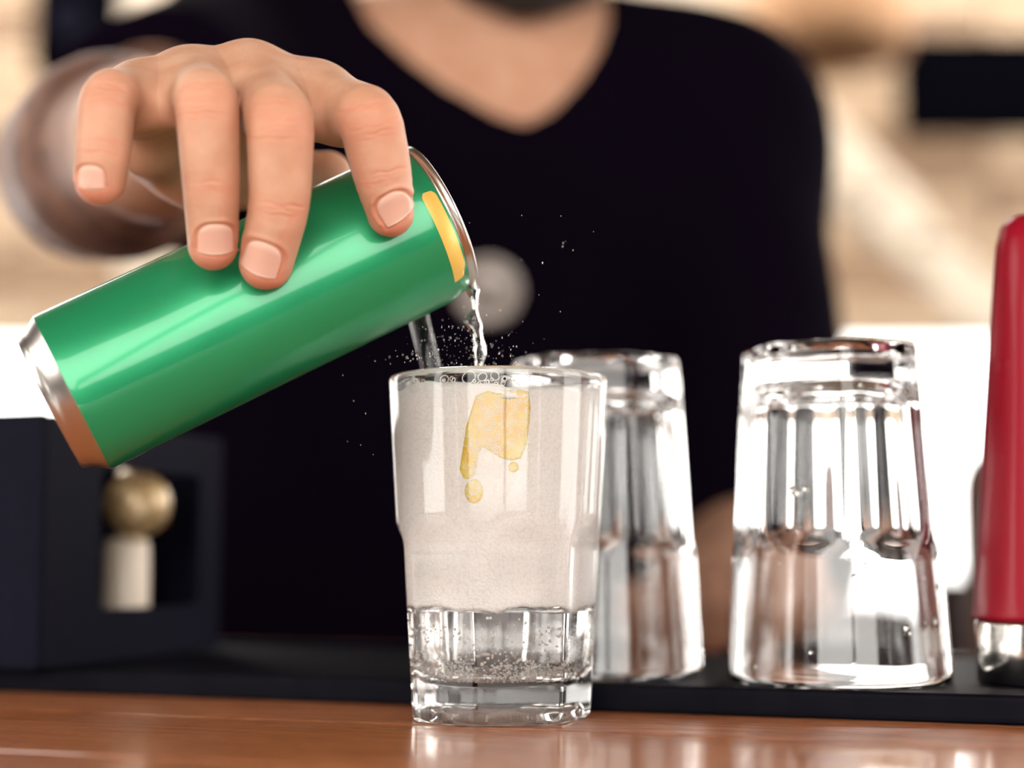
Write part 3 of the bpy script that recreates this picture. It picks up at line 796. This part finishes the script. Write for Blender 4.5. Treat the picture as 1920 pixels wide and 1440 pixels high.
def round_path(pts, cut):
    """polyline through (point, radius) with its inner corners rounded"""
    out = [pts[0]]
    for a, b, c in zip(pts[:-2], pts[1:-1], pts[2:]):
        la, lc = (a[0] - b[0]).length, (c[0] - b[0]).length; w = min(cut, la * .45, lc * .45)
        A_ = b[0] + (a[0] - b[0]) * (w / la); C_ = b[0] + (c[0] - b[0]) * (w / lc)
        rA = b[1] + (a[1] - b[1]) * (w / la); rC = b[1] + (c[1] - b[1]) * (w / lc)
        bb_ = b[0] + (b[0] - (A_ + C_) / 2) * .35
        for t in (0, .25, .5, .75, 1):
            out.append(((1 - t) ** 2 * A_ + 2 * t * (1 - t) * bb_ + t * t * C_, (1 - t) ** 2 * rA + 2 * t * (1 - t) * b[1] + t * t * rC))
    return out + [pts[-1]]
paths = {k: round_path(v, .009) for k, v in fing.items()}
tpath = round_path(thumb, .010)
def path_sdf(P, path):
    d = None
    for (a, ra), (b, rb2) in zip(path[:-1], path[1:]):
        e = rcone(P, a, b, ra, rb2); d = e if d is None else np.minimum(d, e)
    return d
def boxed(P, path, f, pad=.010):
    lo = np.min([A3(a) - r for a, r in path], 0); hi = np.max([A3(a) + r for a, r in path], 0)
    q = np.maximum(np.maximum(lo - P, P - hi), 0); d = np.sqrt(np.einsum('ij,ij->i', q, q)).astype(np.float32)
    near = d < pad; d = d + .004
    if near.any(): d[near] = f(P[near])
    return d
def finger_sdf(P, k): return boxed(P, paths[k], lambda q: path_sdf(q, paths[k]))
UP = Vector((0, 0, 1))
WEB = []
ks_ = list(fing)
for a, b in zip(ks_[:-1], ks_[1:]):
    for t, r, dz in ((-.25, .0126, .0006), (0, .0124, .0012), (.18, .0112, .0010), (.36, .0094, -.0006), (.52, .0075, -.0035)):
        if t < 0: pa, pb = fing[a][0][0].lerp(WR, -t), fing[b][0][0].lerp(WR, -t)
        else: pa, pb = fing[a][0][0].lerp(fing[a][1][0], t), fing[b][0][0].lerp(fing[b][1][0], t)
        if a == 'ring' and t > .4: continue
        WEB.append((pa + UP * dz, pb + UP * dz, r))
def palm2(P):
    d = palm_sdf(P)
    for a, b, r in WEB: d = smin(d, rcone(P, a, b, r, r), .005)
    return d
def hand_sdf(P):
    pal = boxed(P, [(A_, .06) for A_ in [WR, ELB] + [v[0][0] for v in fing.values()]], palm2, .02)
    d = pal
    for k in fing: d = np.minimum(d, smin(pal, finger_sdf(P, k), .0065))
    return smin(d, boxed(P, tpath, lambda q: path_sdf(q, tpath), .014), .010)
K = lambda x, y, z: Pc(x, y, z * KZ)
SHR = K(470, 165, 1.13); SHL = K(1335, 245, 1.17); ELL = K(1440, 1035, 1.05); WRL = Pc(1352, 1100, .945)
NK0 = K(962, -140, 1.20); NK1 = K(950, 170, 1.20)
def torso_sdf(P):
    d = rcone(P, K(690, 350, 1.21), K(1180, 370, 1.21), .115, .115)
    d = smin(d, rcone(P, K(800, 330, 1.20), K(1090, 340, 1.20), .125, .125), .06)
    d = smin(d, rcone(P, K(740, 400, 1.22), K(770, 1250, 1.24), .115, .115), .06)
    d = smin(d, rcone(P, K(1140, 400, 1.22), K(1120, 1250, 1.24), .115, .115), .06)
    d = smin(d, rcone(P, K(940, 500, 1.20), K(940, 1250, 1.21), .125, .13), .08)
    d = smin(d, rcone(P, NK1, SHR, .062, .066), .05)
    d = smin(d, rcone(P, NK1, SHL, .062, .066), .05)
    return d
def arms_sdf(P):
    d = rcone(P, SHR, ELB, .068, .046)
    return np.minimum(d, smin(rcone(P, SHL, ELL, .068, .050), rcone(P, SHL, ELL, .06, .05), .01))
def head_sdf(P):
    c = K(985, -265, 1.20)
    d = ellip(P, c + Vector((0, .01, .02)), (.078, .098, .105))
    d = smin(d, ellip(P, K(985, -95, 1.135), (.056, .055, .042)), .035)         # jaw
    d = smin(d, rcone(P, K(985, -80, 1.095), K(985, -55, 1.095), .014, .015), .02)  # chin
    d = smin(d, rcone(P, c + Vector((0, -.085, -.005)), c + Vector((0, -.103, -.032)), .009, .013), .012)   # nose
    for s in (-1, 1):
        d = smin(d, ellip(P, c + Vector((s * .080, .015, -.012)), (.012, .020, .032)), .008)  # ears
        d = -smin(-d, ellip(P, c + Vector((s * .032, -.104, .006)), (.018, .014, .012)), .010)  # eye sockets
        d = np.minimum(d, ellip(P, c + Vector((s * .032, -.085, .006)), (.0125, .0125, .0125)))
    return d
def lefthand_sdf(P):
    d = rcone(P, ELL, ELL * .5 + WRL * .5, .048, .040)
    d = smin(d, rcone(P, ELL * .5 + WRL * .5, WRL, .040, .029), .02)
    k0 = Pc(1300, 1125, .90)
    d = smin(d, rcone(P, WRL, k0, .028, .026), .02)
    d = smin(d, rcone(P, WRL + Vector((.01, 0, 0)), k0 + Vector((.022, -.008, 0)), .026, .024), .015)
    base = k0
    for i in range(4):
        a_ = base + Vector((.030 - .020 * i, -.014, .008)); b_ = a_ + Vector((-.006, -.028, -.006)); e_ = b_ + Vector((0.002, .004, -.024))
        e_.z = max(e_.z, .0085)
        d = np.minimum(d, smin(d, np.minimum(rcone(P, a_, b_, .0100, .0095), rcone(P, b_, e_, .0095, .0085)), .006))
    ta = WRL + Vector((-.025, -.012, -.004)); tb = ta + Vector((-.022, -.03, -.010)); tc = tb + Vector((-.004, -.024, -.004))
    ta.z = max(ta.z, .014); tb.z = max(tb.z, .011); tc.z = max(tc.z, .0095)
    d = smin(d, rcone(P, ta, tb, .014, .0105), .01); d = smin(d, rcone(P, tb, tc, .0105, .009), .004)
    return d
def body_sdf(P):
    d = hand_sdf(P)
    far = P[:, 1] > .70
    if far.any():
        Q = P[far]
        e = smin(torso_sdf(Q), rcone(Q, NK0, NK1, .058, .063), .045)
        e = smin(e, arms_sdf(Q), .04)
        e = smin(e, head_sdf(Q), .020)
        e = smin(e, lefthand_sdf(Q), .015)
        d[far] = smin(d[far], e, .02)
    return d

person = empty('person', (K(950, 1200, 1.25).x, K(950, 1200, 1.25).y, -1.10))
tag(person, 'person in a black V-neck shirt pouring soda from a green can', 'person')
hlo = np.array([fing['pinky'][3][0].x - .014, .476, .135]); hhi = np.array([fing['index'][3][0].x + .016, .630, .245])
X = axis_pts(-.42, .44, hlo[0], hhi[0], .00085, .007)
Y = axis_pts(.466, 1.50, hlo[1], hhi[1], .00085, .007)
Z = axis_pts(-.30, .60, hlo[2], hhi[2], .00085, .007)
F = grid_eval(body_sdf, X, Y, Z)
V, Q = surface_nets(F, X, Y, Z); del F
V = V.astype(np.float32)
# cut the mesh open below the waist and above what could be seen: it ends at the grid
inh = ((V > hlo) & (V < hhi)).all(1)
V[inh] = newton(body_sdf, V[inh], 2)
sel = ((V[Q] > hlo + .001) & (V[Q] < hhi - .001)).all((1, 2)) & (V[Q][:, :, 1] < .60).all(1)
V, Q, border = subdivide(V, Q, sel)
n_old = len(inh)
new = np.zeros(len(V), bool); new[n_old:] = True; new &= ~border
V = V.astype(np.float32)
V[new] = newton(hand_sdf, V[new], 1)
# --- fine skin relief on the hand
hm = np.zeros(len(V), bool); hm[np.unique(Q[-sel.sum() * 4:])] = True; hm &= ~border
PH = V[hm]; NH = normals_of(hand_sdf, PH)
disp = np.zeros(len(PH), np.float32); red = np.zeros(len(PH), np.float32); nailm = np.zeros(len(PH), np.float32); rimm = np.zeros(len(PH), np.float32)
camv = np.array([0, 0, HC], np.float32)
NAIL = {'pinky': (171, 333, 50, 40, -8), 'ring': (405, 448, 68, 54, 2), 'middle': (492, 484, 72, 62, 4), 'index': (739, 388, 66, 52, -22)}
rs_ = np.random.RandomState(3)
for k in fing:
    (m, rm), (p, rp), (q, rq), (t, rt) = fing[k]
    own = finger_sdf(PH, k) < .0012
    # frames: along finger, toward camera, sideways
    def fr(a, b, o):
        d = A3((b - a).normalized()); n_ = camv - A3(o); n_ -= d * (n_ @ d); n_ /= np.linalg.norm(n_); s = np.cross(d, n_); return d, n_, s
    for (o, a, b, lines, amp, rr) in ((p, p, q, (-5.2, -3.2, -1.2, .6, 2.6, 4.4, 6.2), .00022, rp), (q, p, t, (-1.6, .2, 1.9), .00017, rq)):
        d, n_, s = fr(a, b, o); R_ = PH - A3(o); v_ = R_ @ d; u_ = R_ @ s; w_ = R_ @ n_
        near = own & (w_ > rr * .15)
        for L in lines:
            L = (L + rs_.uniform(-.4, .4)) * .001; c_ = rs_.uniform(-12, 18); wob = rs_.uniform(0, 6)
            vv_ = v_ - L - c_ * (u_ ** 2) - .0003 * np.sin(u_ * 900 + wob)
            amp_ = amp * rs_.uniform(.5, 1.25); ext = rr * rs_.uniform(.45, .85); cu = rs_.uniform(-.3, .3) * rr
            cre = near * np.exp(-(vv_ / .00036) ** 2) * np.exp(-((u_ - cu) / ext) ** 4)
            disp -= 1.5 * amp_ * cre; red += .55 * cre * amp_ / amp  # the red also darkens crease lines, standing in for their shade
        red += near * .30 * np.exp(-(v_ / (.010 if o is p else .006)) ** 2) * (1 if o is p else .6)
    # tip redness
    d, n_, s = fr(q, t, t); R_ = PH - A3(t); v_ = R_ @ d
    red += own * .55 * np.clip((v_ + .004) / .010, 0, 1) ** 1.0
    # nail
    x, y, w, h, roll = NAIL[k]
    zc = FG[k][3][2] - rt
    O = Pc(x, y, zc); sc = zc / FPX; wn = w * sc; hn = h * sc * 1.12
    n_ = (camv - A3(O)); n_ -= d * (n_ @ d); n_ /= np.linalg.norm(n_)
    cr, sr = math.cos(math.radians(roll)), math.sin(math.radians(roll)); s = np.cross(d, n_)
    d2 = d * cr + s * sr; s2 = s * cr - d * sr
    R_ = PH - A3(O); u_ = (R_ @ s2) / (wn / 2); v_ = (R_ @ d2) / (hn / 2); front = own & (NH @ n_ > .05)
    e_ = np.where(v_ < .1, (np.abs(u_) ** 2.4 + (np.abs(v_ - .1) / 1.1) ** 2.4) ** (1 / 2.4), np.maximum(np.abs(u_), np.abs(v_ + .10 * u_ ** 2)))
    inside = front * np.clip((1.0 - e_) / .05 + .5, 0, 1)
    disp += inside * (.00016 + .00034 * np.clip(v_, 0, 1) ** 2)
    disp -= front * .00058 * np.exp(-((e_ - 1.06) / .080) ** 2) * np.where(v_ > .75, .6, 1)
    disp += front * .00034 * np.exp(-((e_ - 1.27) / .13) ** 2) * (v_ < .6)
    nailm = np.maximum(nailm, inside)
    rimm = np.maximum(rimm, inside * np.clip((v_ - .80) / .06, 0, 1) + inside * .45 * np.clip((-.62 - v_ + .25 * u_ ** 2) / .1, 0, 1))
    red += front * .35 * np.exp(-((e_ - 1.15) / .15) ** 2)
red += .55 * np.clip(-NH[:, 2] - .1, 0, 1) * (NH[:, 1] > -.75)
# tendons / knuckle redness over the back of the hand
for k in fing:
    m = A3(fing[k][0][0]); red += .22 * np.exp(-(np.linalg.norm(PH - m, axis=1) / .016) ** 4)
V[hm] = PH + NH * disp[:, None]
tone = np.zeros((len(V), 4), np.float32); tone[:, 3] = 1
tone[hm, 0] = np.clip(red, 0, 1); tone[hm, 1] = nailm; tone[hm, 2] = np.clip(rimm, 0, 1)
me = npmesh('body', V, Q)
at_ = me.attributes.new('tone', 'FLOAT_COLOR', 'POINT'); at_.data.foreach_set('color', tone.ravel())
ha = np.clip((V[:, 1] - .64) / .08, 0, 1) * (V[:, 0] < -.09) * (V[:, 2] < .36) * np.clip((1.1 - V[:, 1]) / .1, 0, 1)  # tanned, hairy forearm, also darkened to stand in for its shade
ha = np.maximum(ha, .5 * (V[:, 0] > .05) * (V[:, 2] < .16) * (V[:, 1] < 1.1))  # shade on the resting left hand, painted into its colour
at_ = me.attributes.new('arm_tan_shade', 'FLOAT', 'POINT'); at_.data.foreach_set('value', ha.astype(np.float32))
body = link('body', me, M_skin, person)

# shirt
VN = [(650, -40), (700, 62), (770, 128), (850, 190), (930, 238), (985, 262), (1030, 236), (1085, 170), (1125, 95), (1146, 20), (1150, -60), (1100, -420), (640, -420)]
vn3 = [(K(x, y, 1.10).x, K(x, y, 1.10).z) for x, y in VN]
def poly_sdf(x, z, poly):
    d = np.full(x.shape, 1e9); ins = np.zeros(x.shape, bool)
    for i in range(len(poly)):
        ax, az = poly[i]; bx, bz_ = poly[i - 1]
        ex, ez = bx - ax, bz_ - az; wx, wz_ = x - ax, z - az
        h = np.clip((wx * ex + wz_ * ez) / (ex * ex + ez * ez), 0, 1)
        d = np.minimum(d, (wx - ex * h) ** 2 + (wz_ - ez * h) ** 2)
        c_ = ((az > z) != (bz_ > z)) & (x < (bx - ax) * (z - az) / (bz_ - az + 1e-12) + ax); ins ^= c_
    d = np.sqrt(d); return np.where(ins, -d, d)
sle_r = (SHR - ELB).normalized(); sle_l = (SHL - ELL).normalized()
def shirt_sdf(P):
    d = torso_sdf(P) - .010
    s1 = np.maximum(rcone(P, SHR, ELB, .080, .072), -((P - A3(ELB)) @ A3(sle_r)) + .12)
    s2 = np.maximum(rcone(P, SHL, ELL, .080, .066), -((P - A3(ELL)) @ A3(sle_l)) - .03)
    d = smin(d, s1, .04); d = smin(d, s2, .04)
    d = smin(d, rcone(P, K(560, 520, 1.20), K(430, 1300, 1.22), .09, .10), .05)
    d += .0022 * np.sin(P[:, 0] * 60 + P[:, 2] * 25) * np.sin(P[:, 2] * 18 + 1)
    cut = poly_sdf(P[:, 0], P[:, 2], vn3)
    cut = np.where(P[:, 1] < 1.36, cut, .2)
    return np.maximum(d, -cut)
X = np.arange(-.44, .47, .0062, dtype=np.float32); Y = np.arange(.84, 1.56, .0062, dtype=np.float32); Z = np.arange(-.36, .52, .0062, dtype=np.float32)
F = grid_eval(shirt_sdf, X, Y, Z); V, Q = surface_nets(F, X, Y, Z); del F
shirt = link('shirt', npmesh('shirt', V, Q), M_shirt, person); shirt['label'] = 'plain black V-neck shirt'
# beard
def beard_sdf(P):
    jaw = smin(ellip(P, K(985, -85, 1.125), (.066, .064, .050)), rcone(P, K(985, -80, 1.09), K(985, -40, 1.09), .024, .026), .02)
    return np.maximum(jaw, P[:, 2] - K(985, -150, 1.1).z)
c = K(985, -90, 1.12)
X = np.arange(c.x - .09, c.x + .09, .003, dtype=np.float32); Y = np.arange(c.y - .11, c.y + .10, .003, dtype=np.float32); Z = np.arange(c.z - .08, c.z + .08, .003, dtype=np.float32)
F = grid_eval(beard_sdf, X, Y, Z); V, Q = surface_nets(F, X, Y, Z)
beard = link('beard', npmesh('beard', V, Q), M_beard, person); beard['label'] = 'short black beard under the chin'
def hair_sdf(P):
    c = K(985, -265, 1.20)
    d = ellip(P, c + Vector((0, .016, .026)), (.085, .104, .112))
    return np.maximum(d, np.minimum(-(P[:, 2] - c.z - .055), -(P[:, 1] - c.y - .012)) * 1.0)
c = K(985, -265, 1.20)
X = np.arange(c.x - .11, c.x + .11, .004, dtype=np.float32); Y = np.arange(c.y - .13, c.y + .15, .004, dtype=np.float32); Z = np.arange(c.z - .12, c.z + .16, .004, dtype=np.float32)
F = grid_eval(hair_sdf, X, Y, Z); V, Q = surface_nets(F, X, Y, Z)
link('hair', npmesh('hair', V, Q), M_beard, person)

# round medallion on the shirt front
pc = Pc(915, 545, 1.05); d_ = (pc - Vector((0, 0, HC))).normalized()
s_ = 0.9
for _ in range(80):
    q = Vector((0, 0, HC)) + d_ * s_
    s_ += float(shirt_sdf(np.array([q[:]], np.float32))[0]) * .8
q = Vector((0, 0, HC)) + d_ * (s_ - .004)
nn_ = normals_of(shirt_sdf, np.array([q[:]], np.float32), 2e-3)[0]
vv, ff = lathe([(0, -.002), (.0225, -.002), (.0245, 0), (.0245, .0015), (.0225, .0030), (.0195, .0022), (.0175, .0016), (.0125, .0016), (.0115, .0028), (.006, .0032), (0, .0032)], 48, frame(q, (1, 0, 0), nn_))
tag(meshobj('medallion', vv, ff, M_badge), 'round grey medallion on the black shirt front, just right of the can rim', 'medallion')
